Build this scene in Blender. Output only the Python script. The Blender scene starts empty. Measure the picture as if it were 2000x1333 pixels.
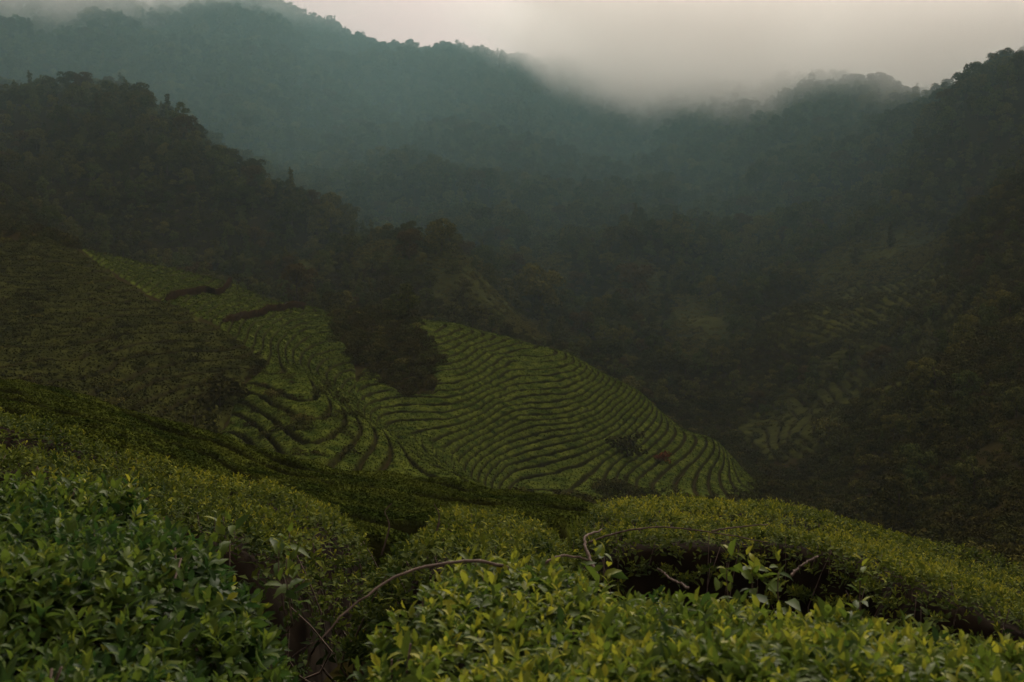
import bpy, math
import numpy as np
R = math.radians
rng = np.random.default_rng(7)
S = bpy.context.scene
COL = S.collection

# ------------------------------------------------------------------ camera, sky, sun, exposure
F = 2111.0            # focal length of the photograph in its own (2000 wide) pixels
HY = 480.0            # row of the horizon in the photograph
cam_d = bpy.data.cameras.new('camera')
cam = bpy.data.objects.new('camera', cam_d); COL.objects.link(cam)
cam.location = (0, 0, 0); cam.rotation_euler = (R(90), 0, 0)
cam_d.sensor_width = 36; cam_d.lens = 36 * F / 2000
cam_d.shift_y = -(666.5 - HY) / 2000
cam_d.clip_start = 0.1; cam_d.clip_end = 6000
cam_d.dof.use_dof = True; cam_d.dof.focus_distance = 8; cam_d.dof.aperture_fstop = 6.0
S.camera = cam

W = bpy.data.worlds.new('World'); S.world = W; W.use_nodes = True
nt = W.node_tree; nt.nodes.clear()
sky = nt.nodes.new('ShaderNodeTexSky'); sky.sky_type = 'NISHITA'; sky.sun_disc = False
sky.sun_elevation = R(40); sky.sun_rotation = R(15); sky.dust_density = 4; sky.air_density = 1
hsv = nt.nodes.new('ShaderNodeHueSaturation'); hsv.inputs['Saturation'].default_value = 0.12
mul = nt.nodes.new('ShaderNodeMix'); mul.data_type = 'RGBA'; mul.blend_type = 'MULTIPLY'
mul.inputs[0].default_value = 1; mul.inputs[7].default_value = (1.22, 0.92, 0.84, 1)
bg = nt.nodes.new('ShaderNodeBackground'); bg.inputs['Strength'].default_value = 0.15
wo = nt.nodes.new('ShaderNodeOutputWorld')
nt.links.new(sky.outputs[0], hsv.inputs['Color']); nt.links.new(hsv.outputs[0], mul.inputs[6])
# sky strength by direction, added to shape the light: slightly dimmer towards the ridge
tc = nt.nodes.new('ShaderNodeTexCoord'); dt = nt.nodes.new('ShaderNodeVectorMath'); dt.operation = 'DOT_PRODUCT'
dt.inputs[1].default_value = (0.1, 0.93, 0.12)
mr = nt.nodes.new('ShaderNodeMapRange'); mr.interpolation_type = 'SMOOTHSTEP'
for i_, v_ in ((1, -0.1), (2, 0.85), (3, 0.58), (4, 0.52)): mr.inputs[i_].default_value = v_
sc_ = nt.nodes.new('ShaderNodeVectorMath'); sc_.operation = 'SCALE'
nt.links.new(tc.outputs['Generated'], dt.inputs[0]); nt.links.new(dt.outputs['Value'], mr.inputs[0])
nt.links.new(mul.outputs[2], sc_.inputs[0]); nt.links.new(mr.outputs[0], sc_.inputs['Scale'])
nt.links.new(sc_.outputs[0], bg.inputs['Color']); nt.links.new(bg.outputs[0], wo.inputs['Surface'])

sl = bpy.data.lights.new('sun', 'SUN'); sl.energy = 1.8; sl.angle = R(25); sl.color = (1, 0.93, 0.78)
sun = bpy.data.objects.new('sun', sl); COL.objects.link(sun)
sun.rotation_euler = (R(-50), 0, R(-15))
S.view_settings.view_transform = 'Standard'; S.view_settings.look = 'None'
S.view_settings.exposure = 0.45; S.view_settings.gamma = 1
cy = S.cycles
cy.use_denoising = True
cy.max_bounces = 8; cy.diffuse_bounces = 3; cy.glossy_bounces = 1; cy.transmission_bounces = 2
cy.volume_bounces = 9; cy.transparent_max_bounces = 8
cy.volume_step_rate = 1.0; cy.volume_max_steps = 128

# ------------------------------------------------------------------ materials
def mat(name, c1, c2, scale=1.0, rough=0.75, spec=0.3, attr=None, trans=0.0, bump=0.0, c3=None, objvar=0.0, detail=4):
    m = bpy.data.materials.new(name); m.use_nodes = True
    n, l = m.node_tree.nodes, m.node_tree.links
    b = n['Principled BSDF']; b.inputs['Roughness'].default_value = rough
    b.inputs['Specular IOR Level'].default_value = spec
    mix = n.new('ShaderNodeValToRGB')
    e = mix.color_ramp.elements
    e[0].position = 0.0 if attr else 0.33; e[0].color = (*c1, 1)
    e[1].position = 1.0 if attr else 0.67; e[1].color = (*c2, 1)
    if c3:
        q = e.new(0.5); q.color = (*c3, 1)
    geo = n.new('ShaderNodeNewGeometry')
    tex = n.new('ShaderNodeTexNoise'); tex.inputs['Scale'].default_value = scale; tex.inputs['Detail'].default_value = detail
    l.new(geo.outputs['Position'], tex.inputs['Vector'])
    if attr:
        a = n.new('ShaderNodeAttribute'); a.attribute_name = attr
        l.new(a.outputs['Fac'], mix.inputs[0])
    else:
        l.new(tex.outputs['Fac'], mix.inputs[0])
    col = mix.outputs[0]
    if objvar:
        oi = n.new('ShaderNodeObjectInfo'); h = n.new('ShaderNodeHueSaturation')
        mr = n.new('ShaderNodeMapRange'); mr.inputs[3].default_value = 1 - objvar; mr.inputs[4].default_value = 1 + objvar
        mh = n.new('ShaderNodeMapRange'); mh.inputs[3].default_value = 0.465; mh.inputs[4].default_value = 0.52
        mm = n.new('ShaderNodeMath'); mm.operation = 'MULTIPLY'; mm.inputs[1].default_value = 7.31
        fr = n.new('ShaderNodeMath'); fr.operation = 'FRACT'
        l.new(oi.outputs['Random'], mr.inputs[0]); l.new(oi.outputs['Random'], mm.inputs[0]); l.new(mm.outputs[0], fr.inputs[0])
        l.new(fr.outputs[0], mh.inputs[0]); l.new(mh.outputs[0], h.inputs['Hue'])
        l.new(mr.outputs[0], h.inputs['Value']); l.new(col, h.inputs['Color']); col = h.outputs[0]
    l.new(col, b.inputs['Base Color'])
    if bump:
        t2 = n.new('ShaderNodeTexNoise'); t2.inputs['Scale'].default_value = scale * 3; t2.inputs['Detail'].default_value = 5
        l.new(geo.outputs['Position'], t2.inputs['Vector'])
        bp = n.new('ShaderNodeBump'); bp.inputs['Strength'].default_value = bump; bp.inputs['Distance'].default_value = 0.3
        l.new(t2.outputs['Fac'], bp.inputs['Height']); l.new(bp.outputs[0], b.inputs['Normal'])
    if trans:
        t = n.new('ShaderNodeBsdfTranslucent'); ms = n.new('ShaderNodeMixShader'); ms.inputs[0].default_value = trans
        l.new(col, t.inputs['Color']); l.new(b.outputs[0], ms.inputs[1]); l.new(t.outputs[0], ms.inputs[2])
        l.new(ms.outputs[0], n['Material Output'].inputs['Surface'])
    return m

M_ground = mat('soil_and_grass', (0.020, 0.014, 0.005), (0.022, 0.021, 0.006), 0.35, 1.0, 0.0, bump=0.5)
M_leaf = mat('tea_leaf', (0.030, 0.072, 0.016), (0.38, 0.39, 0.035), rough=0.5, spec=0.10, attr='age_shade', trans=0.42, c3=(0.12, 0.18, 0.022))
M_leaf_far = mat('tea_leaf_distant', (0.024, 0.045, 0.009), (0.33, 0.33, 0.030), rough=0.8, spec=0.06, attr='age_shade', trans=0.25, c3=(0.115, 0.150, 0.018))
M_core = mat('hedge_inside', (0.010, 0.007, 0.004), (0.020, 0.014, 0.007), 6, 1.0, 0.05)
M_twig = mat('bare_twig', (0.06, 0.042, 0.03), (0.17, 0.13, 0.10), 25, 0.8, 0.2)
M_bark = mat('bark', (0.035, 0.026, 0.018), (0.09, 0.07, 0.05), 2, 0.9, 0.1)
M_row = mat('tea_row_foliage', (0.028, 0.046, 0.007), (0.088, 0.110, 0.016), 0.9, 1.0, 0.0, bump=0.6, detail=8)
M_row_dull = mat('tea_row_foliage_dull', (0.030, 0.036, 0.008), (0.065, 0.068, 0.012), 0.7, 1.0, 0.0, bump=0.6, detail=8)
def shade_flank(m, dark):  # row flanks darkened: old lower leaves plus gap shade put into the colour
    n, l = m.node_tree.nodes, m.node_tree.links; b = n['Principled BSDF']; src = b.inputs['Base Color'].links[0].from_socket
    a = n.new('ShaderNodeAttribute'); a.attribute_name = 'age_shade'; mx = n.new('ShaderNodeMix'); mx.data_type = 'RGBA'
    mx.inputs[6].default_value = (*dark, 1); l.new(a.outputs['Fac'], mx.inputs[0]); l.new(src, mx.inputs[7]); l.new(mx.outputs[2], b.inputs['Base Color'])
shade_flank(M_row, (0.022, 0.022, 0.006)); shade_flank(M_row_dull, (0.018, 0.016, 0.005))
M_row_shade = mat('overgrown_row_foliage', (0.018, 0.021, 0.005), (0.042, 0.046, 0.010), 0.5, 1.0, 0.0, bump=0.6, detail=8); shade_flank(M_row_shade, (0.018, 0.016, 0.005))
M_crown = mat('tree_foliage', (0.022, 0.034, 0.010), (0.110, 0.120, 0.030), rough=0.8, spec=0.0, attr='age_shade', objvar=0.35)
M_crown_y = mat('pale_tree_foliage', (0.060, 0.065, 0.016), (0.16, 0.15, 0.035), rough=0.8, spec=0.0, attr='age_shade')
M_crown_b = mat('russet_tree_foliage', (0.050, 0.038, 0.013), (0.10, 0.080, 0.024), rough=0.8, spec=0.0, attr='age_shade')
M_crown_red = mat('reddish_foliage', (0.07, 0.022, 0.010), (0.16, 0.05, 0.02), rough=0.8, spec=0.0, attr='age_shade')
M_shrub = mat('scrub_foliage', (0.026, 0.029, 0.008), (0.066, 0.068, 0.015), rough=0.9, spec=0.0, attr='age_shade', objvar=0.3)
M_earth = mat('bare_earth_bank', (0.012, 0.008, 0.004), (0.028, 0.018, 0.007), 1.5, 1.0, 0.0, bump=0.6)
M_path = mat('pale_dirt', (0.09, 0.075, 0.05), (0.16, 0.13, 0.09), 1.5, 1.0, 0.05)

# ------------------------------------------------------------------ helpers
def mesh(name, verts, faces, m, parent=None, smooth=False, age_shade=None, link=True):
    """faces: array (n,3|4) or list of such arrays"""
    me = bpy.data.meshes.new(name)
    verts = np.asarray(verts, np.float32)
    fl = faces if isinstance(faces, list) else [faces]
    fl = [np.asarray(f, np.int32) for f in fl if len(f)]
    loops = np.concatenate([f.ravel() for f in fl]); tot = np.concatenate([np.full(len(f), f.shape[1], np.int32) for f in fl])
    me.vertices.add(len(verts)); me.vertices.foreach_set('co', verts.ravel())
    me.loops.add(len(loops)); me.loops.foreach_set('vertex_index', loops)
    me.polygons.add(len(tot)); me.polygons.foreach_set('loop_start', np.concatenate([[0], np.cumsum(tot)[:-1]]).astype(np.int32))
    me.polygons.foreach_set('loop_total', tot)
    if smooth: me.polygons.foreach_set('use_smooth', np.ones(len(tot), bool))
    if age_shade is not None:
        a = me.attributes.new('age_shade', 'FLOAT', 'POINT'); a.data.foreach_set('value', np.asarray(age_shade, np.float32))
    me.update(calc_edges=True); me.materials.append(m)
    o = bpy.data.objects.new(name, me)
    if link: COL.objects.link(o)
    if parent: o.parent = parent
    return o

def tag(o, label=None, cat=None, group=None, kind=None):
    if label: o['label'] = label
    if cat: o['category'] = cat
    if group: o['group'] = group
    if kind: o['kind'] = kind
    return o

def empty(name, loc):
    o = bpy.data.objects.new(name, None); COL.objects.link(o); o.location = loc
    o.empty_display_size = 0.2
    return o

def _hash(ix, iy, seed):
    h = (ix.astype(np.int64) * 374761393 + iy.astype(np.int64) * 668265263 + seed * 974711) & 0xFFFFFFFF
    h = ((h ^ (h >> 13)) * 1274126177) & 0xFFFFFFFF
    h = h ^ (h >> 16)
    return (h & 0xFFFF) / 65535.0
def vnoise(x, y, seed=0):
    ix, iy = np.floor(x), np.floor(y); fx, fy = x - ix, y - iy
    fx = fx * fx * (3 - 2 * fx); fy = fy * fy * (3 - 2 * fy)
    a = _hash(ix, iy, seed); b = _hash(ix + 1, iy, seed); c = _hash(ix, iy + 1, seed); d = _hash(ix + 1, iy + 1, seed)
    return (a * (1 - fx) + b * fx) * (1 - fy) + (c * (1 - fx) + d * fx) * fy - 0.5
def fbm(x, y, seed=0, octv=4):
    s, a = 0, 1.0
    for k in range(octv):
        c_, s_ = math.cos(0.9 + 1.3 * k), math.sin(0.9 + 1.3 * k)
        s = s + a * vnoise((x * c_ - y * s_) * 2.03**k + 17.3 * k, (x * s_ + y * c_) * 2.03**k - 9.1 * k, seed + k); a *= 0.5
    return s

class TPS:
    def __init__(s, P, V, sx=1, sy=1, lam=0.0):
        s.s = np.array([sx, sy]); s.P = np.asarray(P, float) * s.s; n = len(s.P)
        K = s.k(s.P, s.P) + lam * np.eye(n)
        A = np.zeros((n + 3, n + 3)); A[:n, :n] = K; A[:n, n] = 1; A[:n, n+1:] = s.P; A[n, :n] = 1; A[n+1:, :n] = s.P.T
        s.w = np.linalg.solve(A, np.concatenate([V, [0, 0, 0]]))
    def k(s, a, b):
        d2 = ((a[:, None, :] - b[None]) ** 2).sum(-1)
        return 0.5 * d2 * np.log(d2 + 1e-9)
    def __call__(s, x, y):
        sh = np.shape(x); q = np.stack([np.ravel(x), np.ravel(y)], -1) * s.s; out = np.empty(len(q)); n = len(s.P)
        for i in range(0, len(q), 60000):
            c = q[i:i+60000]
            out[i:i+60000] = s.k(c, s.P) @ s.w[:n] + s.w[n] + c @ s.w[n+1:]
        return out.reshape(sh)

# ------------------------------------------------------------------ the lie of the land
# each column: bearing (as a picture column), then (distance in metres, row at which the ground stands)
cols = {
 50: [(18, 925), (32, 805), (42, 870), (55, 820), (80, 700), (110, 570), (150, 452), (172, 470), (210, 440), (260, 340), (330, 188), (400, 225), (550, 70), (700, -40), (950, 30)],
 150: [(18, 950), (32, 830), (42, 900), (57, 830), (82, 690), (110, 570), (140, 492), (172, 492), (205, 490), (250, 400), (325, 188), (400, 235), (550, 80), (700, -20), (950, 40)],
 250: [(18, 975), (31, 855), (44, 930), (60, 850), (85, 700), (108, 600), (122, 556), (145, 530), (172, 508), (195, 525), (240, 450), (320, 208), (400, 255), (550, 90), (700, 0), (950, 60)],
 350: [(18, 1010), (30, 885), (44, 960), (60, 885), (85, 720), (100, 640), (110, 607), (135, 572), (168, 534), (188, 555), (240, 470), (325, 245), (400, 290), (550, 110), (700, 20), (950, 70)],
 450: [(18, 1045), (30, 915), (44, 1000), (60, 920), (75, 810), (90, 700), (99, 662), (118, 626), (165, 560), (185, 585), (240, 505), (330, 330), (410, 350), (550, 120), (700, 0), (950, 90)],
 600: [(18, 1090), (29, 955), (43, 1020), (58, 900), (75, 775), (84, 746), (100, 722), (125, 660), (160, 603), (188, 625), (240, 540), (330, 450), (410, 410), (550, 215), (700, 66), (950, 130)],
 750: [(18, 1125), (30, 980), (43, 1040), (58, 940), (73, 846), (86, 852), (96, 795), (112, 705), (150, 618), (172, 640), (215, 570), (245, 478), (275, 500), (340, 490), (450, 350), (600, 200), (700, 122), (950, 170)],
 900: [(18, 1130), (30, 998), (43, 1060), (63, 932), (78, 940), (92, 840), (105, 745), (125, 675), (150, 641), (168, 680), (205, 630), (238, 505), (270, 520), (340, 480), (450, 350), (600, 215), (690, 122), (950, 200)],
 1000: [(18, 1120), (30, 1008), (45, 1080), (61, 986), (76, 1005), (90, 930), (100, 835), (112, 760), (128, 700), (148, 662), (165, 710), (205, 660), (240, 590), (275, 575), (340, 480), (450, 375), (600, 235), (670, 148), (950, 220)],
 1100: [(18, 1115), (31, 1035), (46, 1095), (65, 1020), (82, 985), (95, 905), (105, 815), (117, 745), (145, 693), (162, 750), (200, 700), (240, 650), (275, 600), (340, 500), (450, 395), (600, 265), (660, 178), (950, 230)],
 1250: [(18, 1110), (31, 1065), (50, 1080), (80, 1000), (95, 955), (108, 875), (120, 815), (137, 768), (155, 830), (190, 770), (230, 690), (280, 610), (350, 500), (450, 400), (600, 280), (650, 184), (950, 230)],
 1400: [(18, 1120), (35, 1090), (60, 1060), (90, 1000), (110, 920), (124, 867), (142, 930), (172, 840), (215, 735), (265, 650), (330, 550), (430, 420), (530, 275), (610, 188), (950, 230)],
 1550: [(18, 1145), (35, 1130), (60, 1085), (90, 1020), (112, 960), (128, 985), (150, 870), (195, 770), (228, 645), (262, 618), (330, 510), (430, 370), (540, 205), (640, 200), (950, 230)],
 1700: [(18, 1190), (35, 1180), (60, 1110), (90, 1010), (120, 870), (140, 775), (162, 790), (200, 700), (225, 612), (248, 592), (280, 545), (340, 430), (430, 290), (500, 188), (600, 210), (950, 240)],
 1850: [(18, 1240), (35, 1200), (60, 1060), (90, 890), (120, 705), (142, 705), (180, 620), (225, 545), (285, 430), (355, 260), (410, 185), (500, 220), (950, 240)],
 1970: [(18, 1290), (35, 1210), (60, 1010), (90, 810), (120, 660), (160, 560), (220, 440), (285, 290), (350, 150), (430, 170), (950, 200)],
}
P, V = [], []
for px, pts in cols.items():
    for d, py in pts: P.append((px, math.log(d))); V.append(py)
for d, py in [(18, 900), (32, 730), (45, 780), (80, 620), (150, 420), (250, 330), (330, 200), (550, 50), (950, 20)]:
    P.append((-350, math.log(d))); V.append(py)
for d, py in [(18, 1330), (35, 1200), (60, 960), (120, 580), (220, 360), (350, 90), (600, 90), (950, 150)]:
    P.append((2350, math.log(d))); V.append(py)
far_fit = TPS(P, np.array(V, float), 1 / 130, 4.5, lam=0.02)

def wx(px, d): return (px - 1000) / F * d
def wz(py, d): return (HY - py) / F * d

# the near ground, in metres
npts = [(-6, 0, -1.75), (0, 0, -1.85), (6, 0, -2.0), (-2, 3, -1.95), (1, 3, -1.95), (-3, 5, -2.15), (0, 5, -2.4), (3, 5, -2.6),
        (-4, 9, -2.5), (-2, 9, -3.1), (0, 9, -3.5), (3, 9, -3.75), (6, 9, -4.3), (-5, 13, -3.0), (-2, 13, -4.2), (1, 13, -4.6), (4, 13, -4.7), (7, 13, -5.6),
        (-12, 13, -2.4), (14, 13, -7.5), (-9, -8, -1.2), (9, -8, -2.0), (0, -20, 0.5), (-20, -5, -0.5), (20, -5, -3.5), (16, 4, -4.5), (-15, 4, -1.4)]
near_fit = TPS([(a, b) for a, b, c in npts], np.array([c for a, b, c in npts]), 0.2, 0.2)

def far_z(x, y):
    y = np.maximum(y, 14.0)
    px = 1000 + F * x / y
    px = np.where(px < -300, -300 - 300 * np.tanh((-300 - px) / 900), px)
    px = np.where(px > 2300, 2300 + 300 * np.tanh((px - 2300) / 900), px)
    py = far_fit(px, np.log(np.minimum(y, 1000)))
    return wz(py, y)
def sstep(a, b, t):
    t = np.clip((t - a) / (b - a), 0, 1); return t * t * (3 - 2 * t)
def base_z(x, y):
    """smooth land without roughness"""
    x = np.asarray(x, float); y = np.asarray(y, float)
    k = sstep(14, 19, y)
    zn = near_fit(np.clip(x, -20, 20), np.clip(y, -20, 18))
    return np.where(y < 14, zn, zn * (1 - k) + far_z(x, y) * k)
def rough(x, y):
    r = np.hypot(x, y)
    a = np.clip((r - 30) / 100, 0, 1)
    big = np.clip((r - 170) / 150, 0, 1)
    return 0.10 * fbm(x * 0.9, y * 0.9, 3) * np.clip(r / 20, 0.3, 1) + a * 0.5 * fbm(x * 0.12, y * 0.12, 5) + big * 14 * fbm(x * 0.022, y * 0.022, 9, 3) + np.clip((r - 165) / 60, 0, 1) * 5 * fbm(x * 0.045, y * 0.045, 15, 2)
def land_z(x, y): return base_z(x, y) + rough(x, y)

# one ground sheet, fan shaped, out to the far ridge and behind the camera
nd, na = 520, 460
dd = np.exp(np.linspace(math.log(1.0), math.log(1500), nd))
tt = np.linspace(-2.4, 2.4, na)              # x / y
D, T = np.meshgrid(dd, tt, indexing='ij')
GX, GY = D * T, D + 0 * T
GZ = land_z(GX, GY)
ii = np.arange(nd * na).reshape(nd, na)
gf = np.stack([ii[:-1, :-1], ii[:-1, 1:], ii[1:, 1:], ii[1:, :-1]], -1).reshape(-1, 4)
gv = np.stack([GX, GY, GZ], -1).reshape(-1, 3)
bx_, by_ = np.meshgrid(np.linspace(-40, 40, na), np.linspace(-40, 0.99, 40), indexing='xy')
# rear apron shares the first row of the fan, then widens
k = np.linspace(0, 1, 40)[:, None]
RX = (1 - k) * (1.0 * tt)[None] + k * (tt * 30)[None]; RY = (1 - k) * 1.0 + k * -40 + 0 * RX
RZ = land_z(RX, RY); RZ[0] = GZ[0]
jj = np.arange(40 * na).reshape(40, na) + len(gv)
rf = np.stack([jj[1:, :-1], jj[1:, 1:], jj[:-1, 1:], jj[:-1, :-1]], -1).reshape(-1, 4)
ground = mesh('ground', np.concatenate([gv, np.stack([RX, RY, RZ], -1).reshape(-1, 3)]), np.concatenate([gf, rf]), M_ground, smooth=True)
tag(ground, kind='structure')

# ------------------------------------------------------------------ leaves
def unit(v): return v / np.maximum(np.linalg.norm(v, axis=-1, keepdims=True), 1e-9)
def leaves_mesh(base, dirn, nrm, L, Wd, age_shade, detail=2, curl=0.35):
    """base point, direction, face normal, length, width (arrays) -> verts, faces list, age per vertex"""
    n = len(base)
    side = unit(np.cross(dirn, nrm)); up = unit(np.cross(side, dirn))
    if detail == 2:
        rows = [(0.32, 0.88, 0.0), (0.66, 0.78, 0.55)]
    else:
        rows = [(0.42, 1.0, 0.2)]
    V = [base]; L_ = L[:, None]; W_ = Wd[:, None]
    cu = (curl * (0.4 + rng.random(n)))[:, None]
    for t, w, _ in rows:
        c = base + dirn * L_ * t - up * L_ * cu * t * t
        V += [c - side * W_ * w * 0.5 + up * W_ * 0.16, c, c + side * W_ * w * 0.5 + up * W_ * 0.16]
    V.append(base + dirn * L_ * 0.97 - up * L_ * cu)
    V = np.stack(V, 1); m = V.shape[1]; o = (np.arange(n) * m)[:, None]
    tri = [[0, 2, 1], [0, 3, 2]]; quad = []
    if detail == 2:
        quad = [[1, 2, 5, 4], [2, 3, 6, 5]]; tri += [[4, 5, 7], [5, 6, 7]]
    else:
        tri += [[1, 2, 4], [2, 3, 4]]
    tri = (o[:, None] + np.array(tri)[None]).reshape(-1, 3)
    fl = [tri]
    if quad: fl.append((o[:, None] + np.array(quad)[None]).reshape(-1, 4))
    return V.reshape(-1, 3), fl, np.repeat(age_shade, m)

def sprigs(pts, nrm, size, nl, young, detail, depth):
    """shoots growing out of a hedge surface"""
    n = len(pts)
    ax = unit(nrm * 0.55 + np.array([0, 0, 0.75]) + rng.normal(0, 0.38, (n, 3)))
    a0 = rng.random(n) * 6.28
    ref = unit(np.cross(ax, rng.normal(0, 1, (n, 3)))); ref2 = np.cross(ax, ref)
    top = pts + nrm * (rng.random((n, 1)) ** 1.5 * -depth + 0.03)
    out = []
    sc = size * rng.uniform(0.6, 1.35, n)
    yg = np.clip(young + rng.normal(0, 0.22, n), 0, 1)
    for k in range(nl):
        u = k / max(nl - 1, 1)                  # 0 tip, 1 low
        ang = a0 + k * 2.4 + rng.normal(0, 0.3, n)
        rad = ref * np.cos(ang)[:, None] + ref2 * np.sin(ang)[:, None]
        th = np.clip(0.35 + 0.95 * u + rng.normal(0, 0.22, n), 0.1, 1.7)[:, None]
        d = unit(ax * np.cos(th) + rad * np.sin(th))
        nn = unit(ax * np.sin(th) - rad * np.cos(th) + rng.normal(0, 0.25, (n, 3)))
        L = sc * (0.55 + 0.55 * min(1, u * 1.6)) * rng.uniform(0.8, 1.2, n)
        Wd = L * rng.uniform(0.38, 0.54, n)
        ag = np.clip(yg * (1.0 - 0.75 * u) + rng.normal(0, 0.07, n), 0, 1)
        out.append((top - ax * (u * sc * 1.3)[:, None], d, nn, L, Wd, ag))
    b = [np.concatenate([o[i] for o in out]) for i in range(6)]
    return leaves_mesh(b[0], b[1], b[2], b[3], b[4], b[5], detail)

def tube(pts, r0, r1, seg=6):
    pts = np.asarray(pts, float); n = len(pts)
    tg = unit(np.gradient(pts, axis=0)); ref = np.array([0.3, 0.2, 0.93]); s = unit(np.cross(tg, ref)); u = np.cross(s, tg)
    rr = np.linspace(r0, r1, n)[:, None]
    V = [];
    for k in range(seg):
        a = 2 * math.pi * k / seg; V.append(pts + rr * (s * math.cos(a) + u * math.sin(a)))
    V = np.stack(V, 1).reshape(-1, 3); q = []
    for i in range(n - 1):
        for k in range(seg):
            q.append((i*seg+k, i*seg+(k+1) % seg, (i+1)*seg+(k+1) % seg, (i+1)*seg+k))
    c0, c1 = len(V), len(V) + 1
    V = np.concatenate([V, pts[:1], pts[-1:]])
    t = [(c0, (k+1) % seg, k) for k in range(seg)] + [(c1, (n-1)*seg+k, (n-1)*seg+(k+1) % seg) for k in range(seg)]
    return V, [np.array(q), np.array(t)]
def smooth_path(pts, n=24, wob=0.0):
    pts = np.asarray(pts, float); t = np.linspace(0, len(pts) - 1, n); out = []
    for v in t:
        i = min(int(v), len(pts) - 2); f = v - i
        p0 = pts[max(i-1, 0)]; p1 = pts[i]; p2 = pts[i+1]; p3 = pts[min(i+2, len(pts)-1)]
        out.append(0.5*((2*p1)+(-p0+p2)*f+(2*p0-5*p1+4*p2-p3)*f*f+(-p0+3*p1-3*p2+p3)*f**3))
    out = np.array(out); return out + rng.normal(0, 1, out.shape) * wob

# ------------------------------------------------------------------ hedges near the camera
def poly_sd(x, y, poly):
    """signed distance, positive inside"""
    poly = np.asarray(poly, float); d = np.full(np.shape(x), 1e9); ins = np.zeros(np.shape(x), bool)
    for i in range(len(poly)):
        a = poly[i]; b = poly[(i + 1) % len(poly)]; e = b - a
        t = np.clip(((x - a[0]) * e[0] + (y - a[1]) * e[1]) / (e @ e), 0, 1)
        d = np.minimum(d, np.hypot(x - a[0] - t * e[0], y - a[1] - t * e[1]))
        c = ((a[1] > y) != (b[1] > y)) & (x < (b[0] - a[0]) * (y - a[1]) / (b[1] - a[1] + 1e-12) + a[0])
        ins ^= c
    return np.where(ins, d, -d)

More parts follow.
